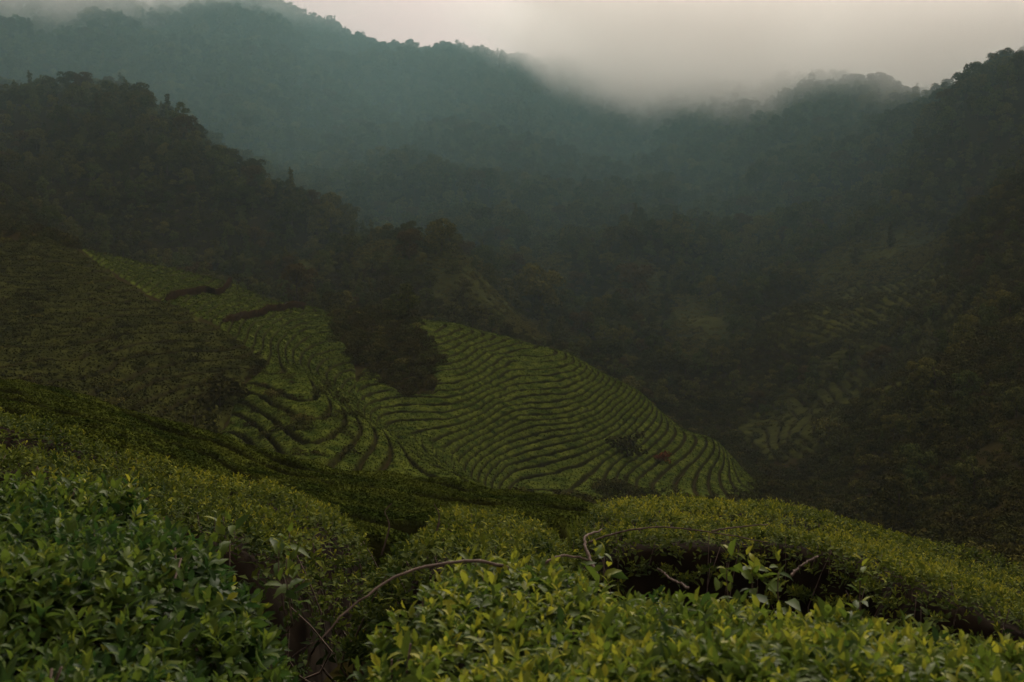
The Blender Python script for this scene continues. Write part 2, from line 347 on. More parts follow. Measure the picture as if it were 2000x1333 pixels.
def hedge(name, label, foot, tops, dens, size, nl, young, detail, wr=0.35, bumps=0.06, step=0.05, bs=1.6, group=None, leafmat=None, side=1.0):
    """foot: outline as (column, distance); tops: canopy points (column, distance, row)"""
    poly = [(wx(p, d), d) for p, d in foot]
    tp = np.array([(wx(p, d), d, wz(r, d)) for p, d, r in tops])
    A = np.c_[tp[:, 0], tp[:, 1], np.ones(len(tp))]
    top = TPS(tp[:, :2], tp[:, 2], 0.4, 0.4, lam=0.4) if len(tp) > 3 else None
    xs = np.arange(min(p[0] for p in poly) - 0.1, max(p[0] for p in poly) + 0.1, step)
    ys = np.arange(min(p[1] for p in poly) - 0.1, max(p[1] for p in poly) + 0.1, step)
    X, Y = np.meshgrid(xs, ys, indexing='ij')
    sd = poly_sd(X, Y, poly) + 0.35 * wr * fbm(X * 2.2, Y * 2.2, 31)
    g = base_z(X, Y) - 0.05
    tz = top(X, Y) + bumps * 2 * fbm(X * bs, Y * bs, 41, 3)
    u = np.clip(sd / wr, 0, 1); prof = np.sqrt(np.clip(1 - (1 - u) ** 2, 0, 1))
    Z = g + np.maximum(tz - g, 0.15) * prof
    keep = sd > -0.02
    dzx = np.gradient(Z, step, axis=0); dzy = np.gradient(Z, step, axis=1)
    N = unit(np.stack([-dzx, -dzy, np.ones_like(Z)], -1)); area = np.sqrt(1 + np.minimum(dzx**2 + dzy**2, 16)) * step * step
    cx, cy_ = np.mean([p[0] for p in poly]), np.mean([p[1] for p in poly])
    root = empty(name, (cx, cy_, float(base_z(cx, cy_))))
    off = np.array(root.location)
    idx = -np.ones(X.shape, int); 
    fk = keep[:-1, :-1] & keep[1:, :-1] & keep[1:, 1:] & keep[:-1, 1:]
    ii = np.arange(X.size).reshape(X.shape)
    q = np.stack([ii[:-1, :-1], ii[1:, :-1], ii[1:, 1:], ii[:-1, 1:]], -1)[fk]
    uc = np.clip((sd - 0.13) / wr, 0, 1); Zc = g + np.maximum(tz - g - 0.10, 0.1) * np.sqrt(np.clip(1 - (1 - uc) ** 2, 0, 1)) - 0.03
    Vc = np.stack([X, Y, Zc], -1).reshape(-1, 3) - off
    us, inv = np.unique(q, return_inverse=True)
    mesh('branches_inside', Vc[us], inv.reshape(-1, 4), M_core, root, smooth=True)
    ed = np.flatnonzero(keep & (sd > 0.05) & (sd < 0.7)); ns = min(260, int(len(ed) * step * step * 30)); SV, SQ, ST, sn = [], [], [], 0
    for e_ in rng.choice(ed, ns):
        x_, y_, g_, z_ = X.ravel()[e_], Y.ravel()[e_], g.ravel()[e_], Z.ravel()[e_]
        r1_, r2_ = rng.normal(0, 0.18, 2), rng.normal(0, 0.10, 2)
        pt = smooth_path([(x_ - r1_[0], y_ - r1_[1], g_), (x_ - r2_[0], y_ - r2_[1], g_ + (z_ - g_) * 0.5), (x_, y_, z_ + rng.uniform(-0.1, 0.03))], 6)
        v_, f_ = tube(pt - off, 0.009, 0.003, 4); SV.append(v_); SQ.append(f_[0] + sn); ST.append(f_[1] + sn); sn += len(v_)
    mesh('stems', np.concatenate(SV), [np.concatenate(SQ), np.concatenate(ST)], M_twig, root, smooth=True)
    kk = np.flatnonzero(keep & (sd > 0.01)); w = area.ravel()[kk] * (side + (1 - side) * np.clip(N[..., 2].ravel()[kk], 0, 1) ** 2); n = int(w.sum() * dens)
    c = rng.choice(kk, n, p=w / w.sum())
    jit = rng.uniform(-0.5, 0.5, (n, 2)) * step
    p = np.stack([X.ravel()[c] + jit[:, 0], Y.ravel()[c] + jit[:, 1], Z.ravel()[c] + 0], -1)
    nn = N.reshape(-1, 3)[c]
    # young yellow shoots grow from the sunlit top of the hedge; patches
    yg = young * (0.35 + 0.65 * np.clip(nn[:, 2], 0, 1)) + 0.5 * fbm(p[:, 0] * 1.1, p[:, 1] * 1.1, 77, 3)
    v, f, a = sprigs(p - off, nn, size, nl, yg, detail, size * 1.6)
    mesh('foliage', v, f, (M_leaf if detail == 2 else M_leaf_far), root, age_shade=a)
    tag(root, label, 'tea hedge', group)
    root['_z'] = 0; del root['_z']
    return root, off

GH = 'clipped tea hedges on the near slope'
h_left, o1 = hedge('tea_hedge', 'nearest large-leaved tea hedge filling the lower left corner', 
    [(-500, 1.5), (450, 1.5), (680, 2.3), (640, 2.9), (620, 3.5), (500, 4.2), (330, 4.9), (-500, 5.6)],
    [(-100, 2, 1350), (300, 2.2, 1370), (550, 2.5, 1290), (-100, 4.5, 925), (50, 4.8, 950), (300, 4.5, 985), (430, 4.0, 1030), (540, 3.3, 1120), (300, 3, 1180), (0, 3, 1160)],
    640, 0.056, 7, 0.40, 2, side=0.75, wr=0.42, bumps=0.09, group=GH)
h_right, o2 = hedge('tea_hedge', 'nearest tea hedge with bright yellow-green shoots at lower centre and right',
    [(700, 1.45), (2500, 1.45), (2500, 2.7), (1950, 2.95), (1650, 3.3), (1400, 3.45), (1200, 3.5), (1080, 3.75), (880, 3.7), (740, 3.4), (650, 2.95), (600, 2.5)],
    [(700, 1.9, 1440), (1500, 1.9, 1440), (2200, 1.9, 1440), (720, 3.0, 1150), (900, 3.4, 1090), (1100, 3.5, 1100), (1200, 3.2, 1150), (1400, 3.2, 1172), (1650, 3.1, 1172), (1950, 2.7, 1235), (2300, 2.6, 1300)],
    800, 0.048, 7, 0.80, 2, side=0.4, wr=0.30, bumps=0.05, group=GH)
h_band, o3 = hedge('tea_hedge', 'small-leaved tea hedge sloping down behind the lower left hedge',
    [(-500, 7.0), (100, 6.4), (400, 5.6), (600, 6.1), (700, 7.6), (760, 9.5), (720, 11.3), (500, 10.4), (300, 10.0), (-500, 10.5)],
    [(50, 9.3, 835), (200, 9.3, 885), (350, 9.5, 930), (500, 9.8, 975), (700, 10.5, 1010), (200, 7.0, 960), (400, 6.4, 1015), (600, 6.8, 1065), (-300, 9, 760), (-300, 7.5, 830)],
    300, 0.055, 6, 0.62, 1, side=0.3, wr=0.5, bumps=0.12, step=0.08, bs=0.9, group=GH)
h_mid, o4 = hedge('tea_hedge', 'low tea hedge crossing the dip between the two mounds at centre',
    [(640, 5.4), (900, 4.9), (1150, 5.6), (1180, 8.0), (1090, 10.9), (930, 11.8), (780, 11.4), (790, 9.4), (720, 7.2)],
    [(700, 6.2, 1080), (900, 5.8, 1075), (1100, 6.5, 1060), (850, 8.5, 1030), (1050, 9, 1020), (850, 11, 1006), (1080, 10.5, 1003)],
    300, 0.055, 6, 0.60, 1, wr=0.5, bumps=0.10, step=0.08, bs=0.9, group=GH)
h_dome, o5 = hedge('tea_hedge', 'broad domed tea hedge with a dark hollow under its front edge, right of centre',
    [(1130, 9.0), (1280, 9.0), (1500, 9.1), (1650, 8.5), (1800, 7.4), (2100, 6.8), (2450, 6.5), (2450, 10.0), (1950, 11.5), (1800, 12.4), (1600, 13.2), (1300, 13.4), (1120, 12.4), (1090, 10.5)],
    [(1100, 11.5, 1000), (1250, 12.5, 975), (1400, 12.5, 976), (1600, 12.2, 1008), (1800, 11.5, 1060), (1950, 10.8, 1102), (1200, 9.5, 1034), (1400, 9.4, 1046), (1600, 9.6, 1050), (1800, 8.0, 1120), (2000, 7.2, 1200), (2400, 9, 1300)],
    270, 0.055, 6, 0.66, 1, side=0.8, wr=0.4, bumps=0.08, step=0.08, bs=0.9, group=GH)

# bare arching branches: (column, distance, row) points, parented to the hedge they grow from
def branch(root, off, pts, r0, r1, label=None):
    p = smooth_path([(wx(a, d), d, wz(b, d)) for a, d, b in pts], 26, 0.0015)
    v, f = tube(p - off, r0, r1); o = mesh('branch', v, f, M_twig, root, smooth=True)
    if label: o['label'] = label
    return o
branch(h_right, o2, [(625, 2.85, 1250), (700, 2.95, 1175), (790, 3.05, 1120), (890, 3.15, 1098), (970, 3.25, 1102), (1040, 3.35, 1135)], 0.002, 0.0065, 'grey-brown arching branch, thicker towards its right end')
branch(h_right, o2, [(1040, 3.35, 1150), (1060, 3.35, 1105), (1100, 3.4, 1086), (1150, 3.4, 1095)], 0.006, 0.003)
branch(h_right, o2, [(1170, 3.6, 1135), (1150, 3.7, 1085), (1143, 3.8, 1050), (1175, 3.9, 1036)], 0.007, 0.003, 'pale forked twig')
branch(h_right, o2, [(1345, 3.2, 1150), (1310, 3.3, 1130), (1284, 3.35, 1110)], 0.004, 0.002)
branch(h_right, o2, [(1545, 3.1, 1125), (1565, 3.15, 1105), (1598, 3.2, 1086)], 0.004, 0.002)
branch(h_dome, o5, [(1150, 8.4, 1060), (1210, 8.3, 1040), (1290, 8.2, 1030), (1400, 8.1, 1042), (1500, 8.0, 1060)], 0.008, 0.004, 'thin arching branch across the dark hollow')
branch(h_dome, o5, [(1390, 8.0, 1038), (1440, 8.0, 1030), (1500, 8.0, 1025)], 0.008, 0.004)
branch(h_mid, o4, [(745, 8.2, 1085), (760, 8.2, 1030), (752, 8.2, 1000), (765, 8.2, 985)], 0.007, 0.003)
branch(h_mid, o4, [(850, 8.2, 1050), (858, 8.2, 1010), (848, 8.2, 985)], 0.006, 0.003)

# sprigs that stand up out of the right hedge
def lone_sprig(root, off, px, d, row, n=4, size=0.06, yg=0.7):
    p0 = np.array([wx(px, d), d, wz(row, d)]); pts = smooth_path([p0 + (0.02, 0, -0.22), p0 + (0, 0, -0.08), p0], 8)
    v, f = tube(pts - off, 0.003, 0.0015)
    o = mesh('shoot_stem', v, f, M_twig, root, smooth=True)
    a = sprigs(np.repeat((p0 - off)[None], n, 0) + rng.normal(0, 0.02, (n, 3)), np.repeat(np.array([[0, -0.2, 1.0]]), n, 0), size, 4, np.full(n, yg), 2, 0.1)
    o = mesh('shoot_leaves', a[0], a[1], M_leaf, root, age_shade=a[2])
for px, d, row in [(1420, 3.3, 1100), (1470, 3.3, 1105), (1680, 3.2, 1135), (1520, 3.3, 1118), (1180, 3.4, 1090), (930, 3.4, 1098)]:
    lone_sprig(h_right, o2, px, d, row)
for px, d, row in [(560, 3.5, 1090), (545, 3.6, 1075), (420, 3.9, 1012)]:
    lone_sprig(h_left, o1, px, d, row, yg=0.5)

# ------------------------------------------------------------------ contour rows of tea
def img_poly(px, d, poly):          # outline given as (column, distance)
    q = np.array([(a, 300 * math.log(b)) for a, b in poly])
    return poly_sd(px, 300 * np.log(d), q)

def phase(z, zk, s1, s2):           # row number; step s1 above zk, s2 below
    return np.where(z > zk, -(z) / s1, -(zk) / s1 + (zk - z) / s2)

def rows(x0, x1, y0, y1, step, poly, holes, fphase, h, m, label, group, minfaces=60, gap=0.12, wob=0.12, seed=0, name='tea_row', cards=0, cs=0.09, tuft=0.22):
    xs = np.arange(x0, x1, step); ys = np.arange(y0, y1, step)
    X, Y = np.meshgrid(xs, ys, indexing='ij')
    B = base_z(X, Y); PX = 1000 + F * X / Y
    sd = img_poly(PX, Y, poly) + 14 * fbm(X * 0.15, Y * 0.15, 63)
    for hp in holes: sd = np.minimum(sd, -(img_poly(PX, Y, hp) + 16 * fbm(X * 0.2, Y * 0.2, 64) - 7))
    ph = fphase(B, X, Y) + wob * fbm(X * 0.12, Y * 0.12, 71 + seed, 3)
    fr = ph - np.floor(ph)
    gm = np.hypot(*np.gradient(ph, step)); em = np.minimum(fr, 1 - fr) / np.maximum(gm, 0.12)      # metres to the edge of the row
    full = 0.5 / np.maximum(gm, 0.12); ent = np.clip((em - gap * np.minimum(full, 0.8)) / (0.45 * np.minimum(full, 0.8)), 0, 1)
    prof = np.sqrt(np.clip(1 - (1 - ent) ** 3, 0, 1)) * np.sqrt(np.clip(sd / 7, 0, 1))
    AG_SHADE = np.clip((ent - 0.25) * 1.8, 0, 1)  # falls towards row edges: old leaves and painted shade between rows
    Z = B + rough(X, Y) - 0.12 + h * prof * (1 + 0.35 * fbm(X * 0.6, Y * 0.6, 81, 3)) + tuft * h * fbm(X * 2.6, Y * 2.6, 85, 3) * prof
    Xd = X + 0.45 * tuft * h * fbm(X * 3, Y * 3, 91, 2); Yd = Y + 0.45 * tuft * h * fbm(X * 3, Y * 3, 95, 2)
    cell = (sd[:-1, :-1] > 0) & (fr[:-1, :-1] > 0.02)
    rid = np.floor(0.25 * (ph[:-1, :-1] + ph[1:, :-1] + ph[1:, 1:] + ph[:-1, 1:])).astype(int)
    spread = np.maximum.reduce([ph[:-1, :-1], ph[1:, :-1], ph[1:, 1:], ph[:-1, 1:]]) - np.minimum.reduce([ph[:-1, :-1], ph[1:, :-1], ph[1:, 1:], ph[:-1, 1:]])
    cell &= spread < 0.9
    ii = np.arange(X.size).reshape(X.shape)
    Q = np.stack([ii[:-1, :-1], ii[1:, :-1], ii[1:, 1:], ii[:-1, 1:]], -1)
    V = np.stack([Xd, Yd, Z], -1).reshape(-1, 3)
    out = []; comp = -np.ones(cell.shape, np.int32); nxt = 0; sizes = []
    H_, W_ = cell.shape; cf, rf_, qf = cell.ravel().tolist(), rid.ravel().tolist(), comp.ravel()
    lab = [-1] * (H_ * W_)
    for c0 in np.flatnonzero(cell.ravel()).tolist():        # every unbroken stretch of a row is its own hedge
        if lab[c0] >= 0: continue
        st = [c0]; lab[c0] = nxt; r_ = rf_[c0]; cnt = 0
        while st:
            c = st.pop(); cnt += 1; j_ = c % W_
            for nb, ok in ((c - W_, c >= W_), (c + W_, c + W_ < H_ * W_), (c - 1, j_ > 0), (c + 1, j_ < W_ - 1)):
                if ok and cf[nb] and lab[nb] < 0 and rf_[nb] == r_: lab[nb] = nxt; st.append(nb)
        sizes.append(cnt); nxt += 1
    comp = np.array(lab).reshape(H_, W_); ordr = np.argsort(comp, axis=None, kind='stable'); cs_ = comp.ravel()[ordr]
    for r in range(nxt):
        if sizes[r] < minfaces * 2: continue
        a0, a1 = np.searchsorted(cs_, [r, r + 1]); q = Q.reshape(-1, 4)[ordr[a0:a1]]
        us, inv = np.unique(q, return_inverse=True); v = V[us]; ag = AG_SHADE.ravel()[us]; o0 = v.mean(0); o0 = v[np.argmin(((v - o0) ** 2).sum(1))]
        fq = inv.reshape(-1, 4)
        if cards:           # leaf clumps standing out of the row
            ar = step * step * 1.3 * len(q); nc = int(ar * cards); pc = prof.ravel()[us][fq].min(1); pf = fq[rng.choice(np.flatnonzero(pc > min(0.7, pc.max() * 0.9)), nc)]
            u1, u2 = rng.random(nc), rng.random(nc); w_ = np.stack([(1 - u1) * (1 - u2), u1 * (1 - u2), u1 * u2, (1 - u1) * u2], -1); c_ = (v[pf] * w_[:, :, None]).sum(1)
            e1 = v[pf[:, 1]] - v[pf[:, 0]]; e2 = v[pf[:, 3]] - v[pf[:, 0]]; nn = unit(np.cross(e1, e2)); flip = nn[:, 2] < 0; nn[flip] *= -1
            c_ += nn * (rng.random((nc, 1)) * 0.7 * cs); dn = unit(nn * 0.8 + rng.normal(0, 0.6, (nc, 3)))
            a_ = unit(np.cross(dn, rng.normal(0, 1, (nc, 3)))); b_ = np.cross(dn, a_); z_ = (cs * rng.uniform(0.5, 1.2, nc))[:, None]
            cv = np.stack([c_ - a_ * z_, c_ - b_ * z_ * .5, c_ + a_ * z_, c_ + b_ * z_ * .5], 1).reshape(-1, 3)
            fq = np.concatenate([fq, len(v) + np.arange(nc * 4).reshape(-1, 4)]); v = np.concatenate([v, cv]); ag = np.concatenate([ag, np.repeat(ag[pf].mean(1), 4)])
        o = mesh(name, v - o0, fq, m, smooth=True, age_shade=ag); o.location = o0
        tag(o, label, 'tea row', group); out.append(o)
    return out

scrub_wedge = [(650, 160), (790, 160), (808, 138), (860, 114), (850, 100), (790, 100), (700, 108), (655, 125)]
def hit(px, py, d0=46.0, d1=320.0):         # where the line of sight first meets the ground
    ds = np.exp(np.linspace(math.log(d0), math.log(d1), 900)); rw = HY - F * base_z(wx(px, ds), ds) / ds
    k_ = np.flatnonzero(rw <= py); return float(ds[k_[0]]) if len(k_) else d1
# upper terraces and the bowl, rounded hill on the right, lower nose
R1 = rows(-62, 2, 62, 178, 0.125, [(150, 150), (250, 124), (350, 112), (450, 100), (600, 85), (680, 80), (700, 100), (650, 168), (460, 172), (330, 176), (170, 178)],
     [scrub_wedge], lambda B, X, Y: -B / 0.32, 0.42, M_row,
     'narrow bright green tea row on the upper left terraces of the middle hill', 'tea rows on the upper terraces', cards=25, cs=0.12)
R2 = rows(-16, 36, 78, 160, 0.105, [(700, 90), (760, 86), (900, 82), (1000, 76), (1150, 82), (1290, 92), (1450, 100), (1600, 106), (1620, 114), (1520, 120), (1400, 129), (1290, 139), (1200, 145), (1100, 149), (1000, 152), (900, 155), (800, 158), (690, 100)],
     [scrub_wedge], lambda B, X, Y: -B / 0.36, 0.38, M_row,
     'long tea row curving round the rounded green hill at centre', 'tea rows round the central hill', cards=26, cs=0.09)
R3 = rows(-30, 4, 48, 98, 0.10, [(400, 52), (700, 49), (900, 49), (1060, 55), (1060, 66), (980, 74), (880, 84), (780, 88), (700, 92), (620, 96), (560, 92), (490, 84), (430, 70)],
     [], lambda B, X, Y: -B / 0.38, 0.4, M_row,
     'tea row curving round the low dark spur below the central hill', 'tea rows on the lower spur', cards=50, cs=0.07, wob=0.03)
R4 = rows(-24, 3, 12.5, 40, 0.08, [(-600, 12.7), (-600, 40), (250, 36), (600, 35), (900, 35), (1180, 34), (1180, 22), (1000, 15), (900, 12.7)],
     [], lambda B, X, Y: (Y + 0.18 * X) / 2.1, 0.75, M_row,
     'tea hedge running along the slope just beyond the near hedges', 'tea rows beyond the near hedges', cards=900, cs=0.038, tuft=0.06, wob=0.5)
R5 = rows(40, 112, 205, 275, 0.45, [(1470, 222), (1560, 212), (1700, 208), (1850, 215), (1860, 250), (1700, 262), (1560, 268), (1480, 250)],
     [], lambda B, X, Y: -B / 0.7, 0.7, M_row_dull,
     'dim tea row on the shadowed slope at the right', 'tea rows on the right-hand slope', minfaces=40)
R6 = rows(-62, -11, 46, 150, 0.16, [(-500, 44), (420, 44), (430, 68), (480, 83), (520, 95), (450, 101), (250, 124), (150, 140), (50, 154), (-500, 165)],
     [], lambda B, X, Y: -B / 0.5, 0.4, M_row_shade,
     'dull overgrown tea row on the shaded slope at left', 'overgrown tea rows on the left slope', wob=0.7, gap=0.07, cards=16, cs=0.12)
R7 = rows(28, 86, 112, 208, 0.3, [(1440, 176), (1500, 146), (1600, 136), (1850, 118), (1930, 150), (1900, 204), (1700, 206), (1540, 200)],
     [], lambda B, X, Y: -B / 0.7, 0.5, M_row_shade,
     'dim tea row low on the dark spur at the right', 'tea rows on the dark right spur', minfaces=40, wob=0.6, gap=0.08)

# dark earth banks that cut the terraces
for lab, line, th in [('upper dark earth bank cutting across the terraces', [(325, 590), (350, 584), (400, 577), (440, 572), (472, 566)], 11),
                    ('lower dark earth bank cutting across the terraces', [(438, 642), (470, 632), (520, 620), (560, 611), (602, 604)], 12)]:
    n = 70; ctrl = np.array([(wx(p, hit(p, r)), hit(p, r), 0) for p, r in line]); pt = smooth_path(ctrl, n); v = []
    for i in range(n):
        t = i / (n - 1); x, y = pt[i, :2]; hgt = th * y / F * min(1, 7 * t + 0.15, 7 * (1 - t) + 0.15); g0 = float(land_z(x, y)) + 0.3
        for dx, hz_ in ((0.0, -0.4), (-0.02, 0.2), (-0.05, 0.5), (-0.1, 0.8), (-0.16, 1.1), (-0.3, 1.2), (-0.5, 1.0), (-0.6, 0.2)):
            v.append((x + dx * 0.8 + 0.05 * rng.normal(), y - dx * 0.9 + 0.05 * rng.normal(), g0 + hgt * hz_ + 0.05 * rng.normal()))
    v = np.array(v); ii = np.arange(n * 8).reshape(n, 8); o0 = v[4].copy()
    o = mesh('earth_bank', v - o0, np.stack([ii[:-1, :-1], ii[1:, :-1], ii[1:, 1:], ii[:-1, 1:]], -1).reshape(-1, 4), M_earth); o.location = o0
    tag(o, lab, 'earth bank')

# ------------------------------------------------------------------ trees
def crown_mesh(kind, seed, n, card):
    """cloud of leaf clumps over limbs; unit tree about 10 m tall"""
    g = np.random.default_rng(seed); lobes = []
    if kind == 'broad':
        for _ in range(16):
            a = g.random() * 6.28; r = 3.0 * math.sqrt(g.random()); z = g.uniform(3.2, 8.6) - r * 0.35
            lobes.append((r * math.cos(a), r * math.sin(a), z, g.uniform(0.9, 1.9)))
    elif kind == 'tall':
        for i in range(16):
            z = 2.0 + 8.0 * i / 15; rr = 1.7 * (1 - i / 19) ; a = g.random() * 6.28
            lobes.append((rr * 0.6 * math.cos(a), rr * 0.6 * math.sin(a), z, g.uniform(0.6, 1.0) * (1.35 - i / 22)))
    else:   # shrub 1.6 m tall
        for _ in range(9):
            a = g.random() * 6.28; r = 0.8 * math.sqrt(g.random()); lobes.append((r * math.cos(a), r * math.sin(a), g.uniform(0.35, 1.15) - 0.3 * r, g.uniform(0.3, 0.55)))
    lobes = np.array(lobes); w = lobes[:, 3] ** 2; li = g.choice(len(lobes), n, p=w / w.sum())
    d = unit(g.normal(0, 1, (n, 3))); d[:, 2] = np.where(d[:, 2] < -0.5, -d[:, 2], d[:, 2])
    rad = lobes[li, 3] * (0.55 + 0.5 * g.random(n) ** 0.6)
    c = lobes[li, :3] + d * rad[:, None] * np.array([1, 1, 0.8])
    nr = unit(d + g.normal(0, 0.45, (n, 3))); s = unit(np.cross(nr, g.normal(0, 1, (n, 3)))); t = np.cross(nr, s)
    sz = (card * g.uniform(0.6, 1.3, n))[:, None]
    v = np.stack([c - s * sz, c - t * sz * 0.55 + nr * sz * 0.2, c + s * sz, c + t * sz * 0.6 - nr * sz * 0.15], 1).reshape(-1, 3)
    f = (np.arange(n) * 4)[:, None] + np.arange(4)[None]
    age_shade = np.repeat(np.clip(0.5 + 0.25 * g.normal(size=n) + 0.25 * (g.random(len(lobes))[li] - 0.5), 0, 1), 4)
    return v, f, age_shade, lobes
def trunk_mesh(kind, seed, lobes):
    g = np.random.default_rng(seed); H = {'broad': 6.5, 'tall': 9.0, 'shrub': 0.8}[kind]; r = {'broad': 0.24, 'tall': 0.2, 'shrub': 0.035}[kind]
    V, Fq, Ft, n = [], [], [], 0
    axis = smooth_path([(0, 0, -0.6 * H / 6), (0.02 * H, 0, H * 0.3), (-0.02 * H, 0.02 * H, H * 0.65), (0, 0, H)], 8)
    parts = [tube(axis, r, r * 0.35, 6)]
    for L in lobes[:: 2]:
        z0 = max(0.15 * H, min(L[2] - 0.25 * H, H * 0.85)); parts.append(tube(smooth_path([(0, 0, z0), (L[0] * 0.5, L[1] * 0.5, (z0 + L[2]) / 2 + 0.05 * H), L[:3]], 5), r * 0.4, r * 0.12, 4))
    for v, f in parts:
        V.append(v); Fq.append(f[0] + n); Ft.append(f[1] + n); n += len(v)
    return np.concatenate(V), [np.concatenate(Fq), np.concatenate(Ft)]

PR = {}
def proto(key, kind, seed, n, card, m):
    v, f, a, lb = crown_mesh(kind, seed, n, card)
    c = mesh('crown', v, f, m, link=False, age_shade=a).data
    tv, tf = trunk_mesh(kind, seed, lb)
    t = mesh('trunk', tv, tf, M_bark, link=False, smooth=True).data
    for o in [o for o in bpy.data.objects if o.users_collection == () and o.type == 'MESH']: bpy.data.objects.remove(o)
    PR[key] = (c, t)
for k in range(4): proto(f'b{k}', 'broad', 100 + k, 2400, 0.26, M_crown)
for k in range(2): proto(f't{k}', 'tall', 200 + k, 2000, 0.22, M_crown)
proto('y', 'broad', 301, 2600, 0.26, M_crown_y); proto('r', 'broad', 302, 2600, 0.26, M_crown_b)
for k in range(3): proto(f's{k}', 'shrub', 400 + k, 420, 0.10, M_shrub)
proto('sr', 'shrub', 411, 420, 0.10, M_crown_red); proto('sg', 'shrub', 410, 420, 0.10, M_crown_y)

def plant(key, x, y, sc, label, group=None, name='tree', cat='tree', z=None, sink=0.0, sz=None):
    c, t = PR[key]
    z = float(land_z(x, y)) if z is None else z
    r = empty(name, (x, y, z - sink)); r.rotation_euler = (0, 0, rng.random() * 6.28)
    r.scale = (sc, sc, sz or sc)
    for nm, d in (('crown', c), ('trunk', t)):
        o = bpy.data.objects.new(nm, d); COL.objects.link(o); o.parent = r
    tag(r, label, cat, group); return r

# forest positions: jittered grid beyond the tea hills, dense on the mountains
def in_forest(px, d):
    m = d > 182
    m &= ~((img_poly(px, d, [(1450, 205), (1560, 200), (1700, 200), (1870, 205), (1870, 258), (1700, 275), (1560, 275), (1470, 262)]) > 0))
    m &= ~((px < 560) & (d < 195))
    open_ = np.random.default_rng(3).random(len(px)) > 0.16
    for g_ in GRASS: m &= ~((img_poly(px, d, g_) > 45 * (np.random.default_rng(4).random(len(px)) - 0.45)) & open_)
    m |= (px > 1850) & (d > 125) & (d < 208)
    m |= (px > 1720) & (d > 70) & (d < 112)
    return m
GRASS = [[(840, 216), (1060, 205), (1140, 215), (1120, 262), (960, 262), (850, 240)], [(1300, 235), (1440, 225), (1480, 262), (1380, 300), (1310, 285)],
         [(690, 232), (830, 232), (830, 262), (700, 262)], [(1170, 262), (1290, 255), (1300, 310), (1190, 320)], [(1020, 285), (1120, 285), (1110, 335), (1030, 335)],
         [(1560, 268), (1700, 262), (1850, 250), (1900, 270), (1750, 320), (1600, 310)], [(560, 236), (650, 236), (640, 262), (570, 262)]]
gx0, gy0 = np.meshgrid(np.arange(-60, 140, 0.55), np.arange(200, 340, 0.55), indexing='ij')
gsd = np.max([img_poly(1000 + F * gx0 / gy0, gy0, g_) for g_ in GRASS], axis=0) + 45 * fbm(gx0 * 0.07, gy0 * 0.07, 44) - 4
gz0 = land_z(gx0, gy0) + 0.45 * np.clip(gsd / 8, -1, 1) + 0.5 * fbm(gx0 * 0.7, gy0 * 0.7, 46, 3)
gm0 = gsd[:-1, :-1] > -6; ii = np.arange(gx0.size).reshape(gx0.shape)
gq = np.stack([ii[:-1, :-1], ii[1:, :-1], ii[1:, 1:], ii[:-1, 1:]], -1)[gm0]; us, inv = np.unique(gq, return_inverse=True)
gr_o = mesh('grass', np.stack([gx0, gy0, gz0], -1).reshape(-1, 3)[us], inv.reshape(-1, 4), mat('knoll_grass', (0.024, 0.030, 0.008), (0.054, 0.058, 0.014), 0.12, 1.0, 0.0, bump=0.7, detail=8), smooth=True)
tag(gr_o, kind='stuff')
step = 4.7
xs, ys = np.meshgrid(np.arange(-620, 620, step), np.arange(70, 760, step))
xs = (xs + rng.uniform(-0.45, 0.45, xs.shape) * step).ravel(); ys = (ys + rng.uniform(-0.45, 0.45, ys.shape) * step).ravel()
pxs = 1000 + F * xs / ys
mk = in_forest(pxs, ys) & (pxs > -450) & (pxs < 2450)
xs, ys, pxs = xs[mk], ys[mk], pxs[mk]
zs = land_z(xs, ys)
dens = fbm(xs * 0.03, ys * 0.03, 55, 3)
keep = rng.random(len(xs)) < np.where(ys < 215, 0.75, 0.95)
xs, ys, pxs, zs, dens = xs[keep], ys[keep], pxs[keep], zs[keep], dens[keep]
k_ = np.clip((ys - 215) / 170, 0, 1); sc = (0.24 + 0.42 * k_ + rng.uniform(0, 1, len(xs)) ** 1.6 * (0.35 + 0.25 * k_)) * (1 + 0.25 * dens)
sc = np.where((pxs > 1450) & (ys < 215), rng.uniform(0.22, 0.5, len(xs)), sc)
# which are in view: nothing nearer in the same bearing stands higher
pys_top = HY - F * (zs + 9.5 * sc) / ys
order = np.argsort(ys); binmin = np.full(1600, 9999.0); vis = np.zeros(len(xs))
gp = np.arange(-450, 2451, 2.0)
hor = np.full(len(gp), 9999.0)
gd = 60.0; oi = 0
bands = np.exp(np.linspace(math.log(60), math.log(800), 260))
gidx = np.clip(((pxs + 450) / 2).astype(int), 0, len(gp) - 1)
for b0, b1 in zip(bands[:-1], bands[1:]):
    sel = np.flatnonzero((ys >= b0) & (ys < b1))
    vis[sel] = hor[gidx[sel]] - pys_top[sel]
    row = HY - F * land_z(wx(gp, b0), b0 + 0 * gp) / b0
    hor = np.minimum(hor, row)
    for s in sel:
        w = int(1.2 * sc[s] * F / ys[s] / 2 / 2); g0 = gidx[s]
        hor[max(0, g0 - w):g0 + w + 1] = np.minimum(hor[max(0, g0 - w):g0 + w + 1], HY - F * (zs[s] + 7 * sc[s]) / ys[s])
inframe = (pxs > 0) & (pxs < 2000) & (pys_top > 0) & (pys_top < 1000)
size_px = np.minimum(vis, F * 9.5 * sc / ys) * inframe
rank = np.argsort(-size_px)
solo = set(rank[:270].tolist())
keys = ['b0', 'b1', 'b2', 'b3', 't0', 't1']
keys += ['y', 'r']; kc = rng.choice(8, len(xs), p=[.21, .21, .19, .19, .06, .06, .04, .04])
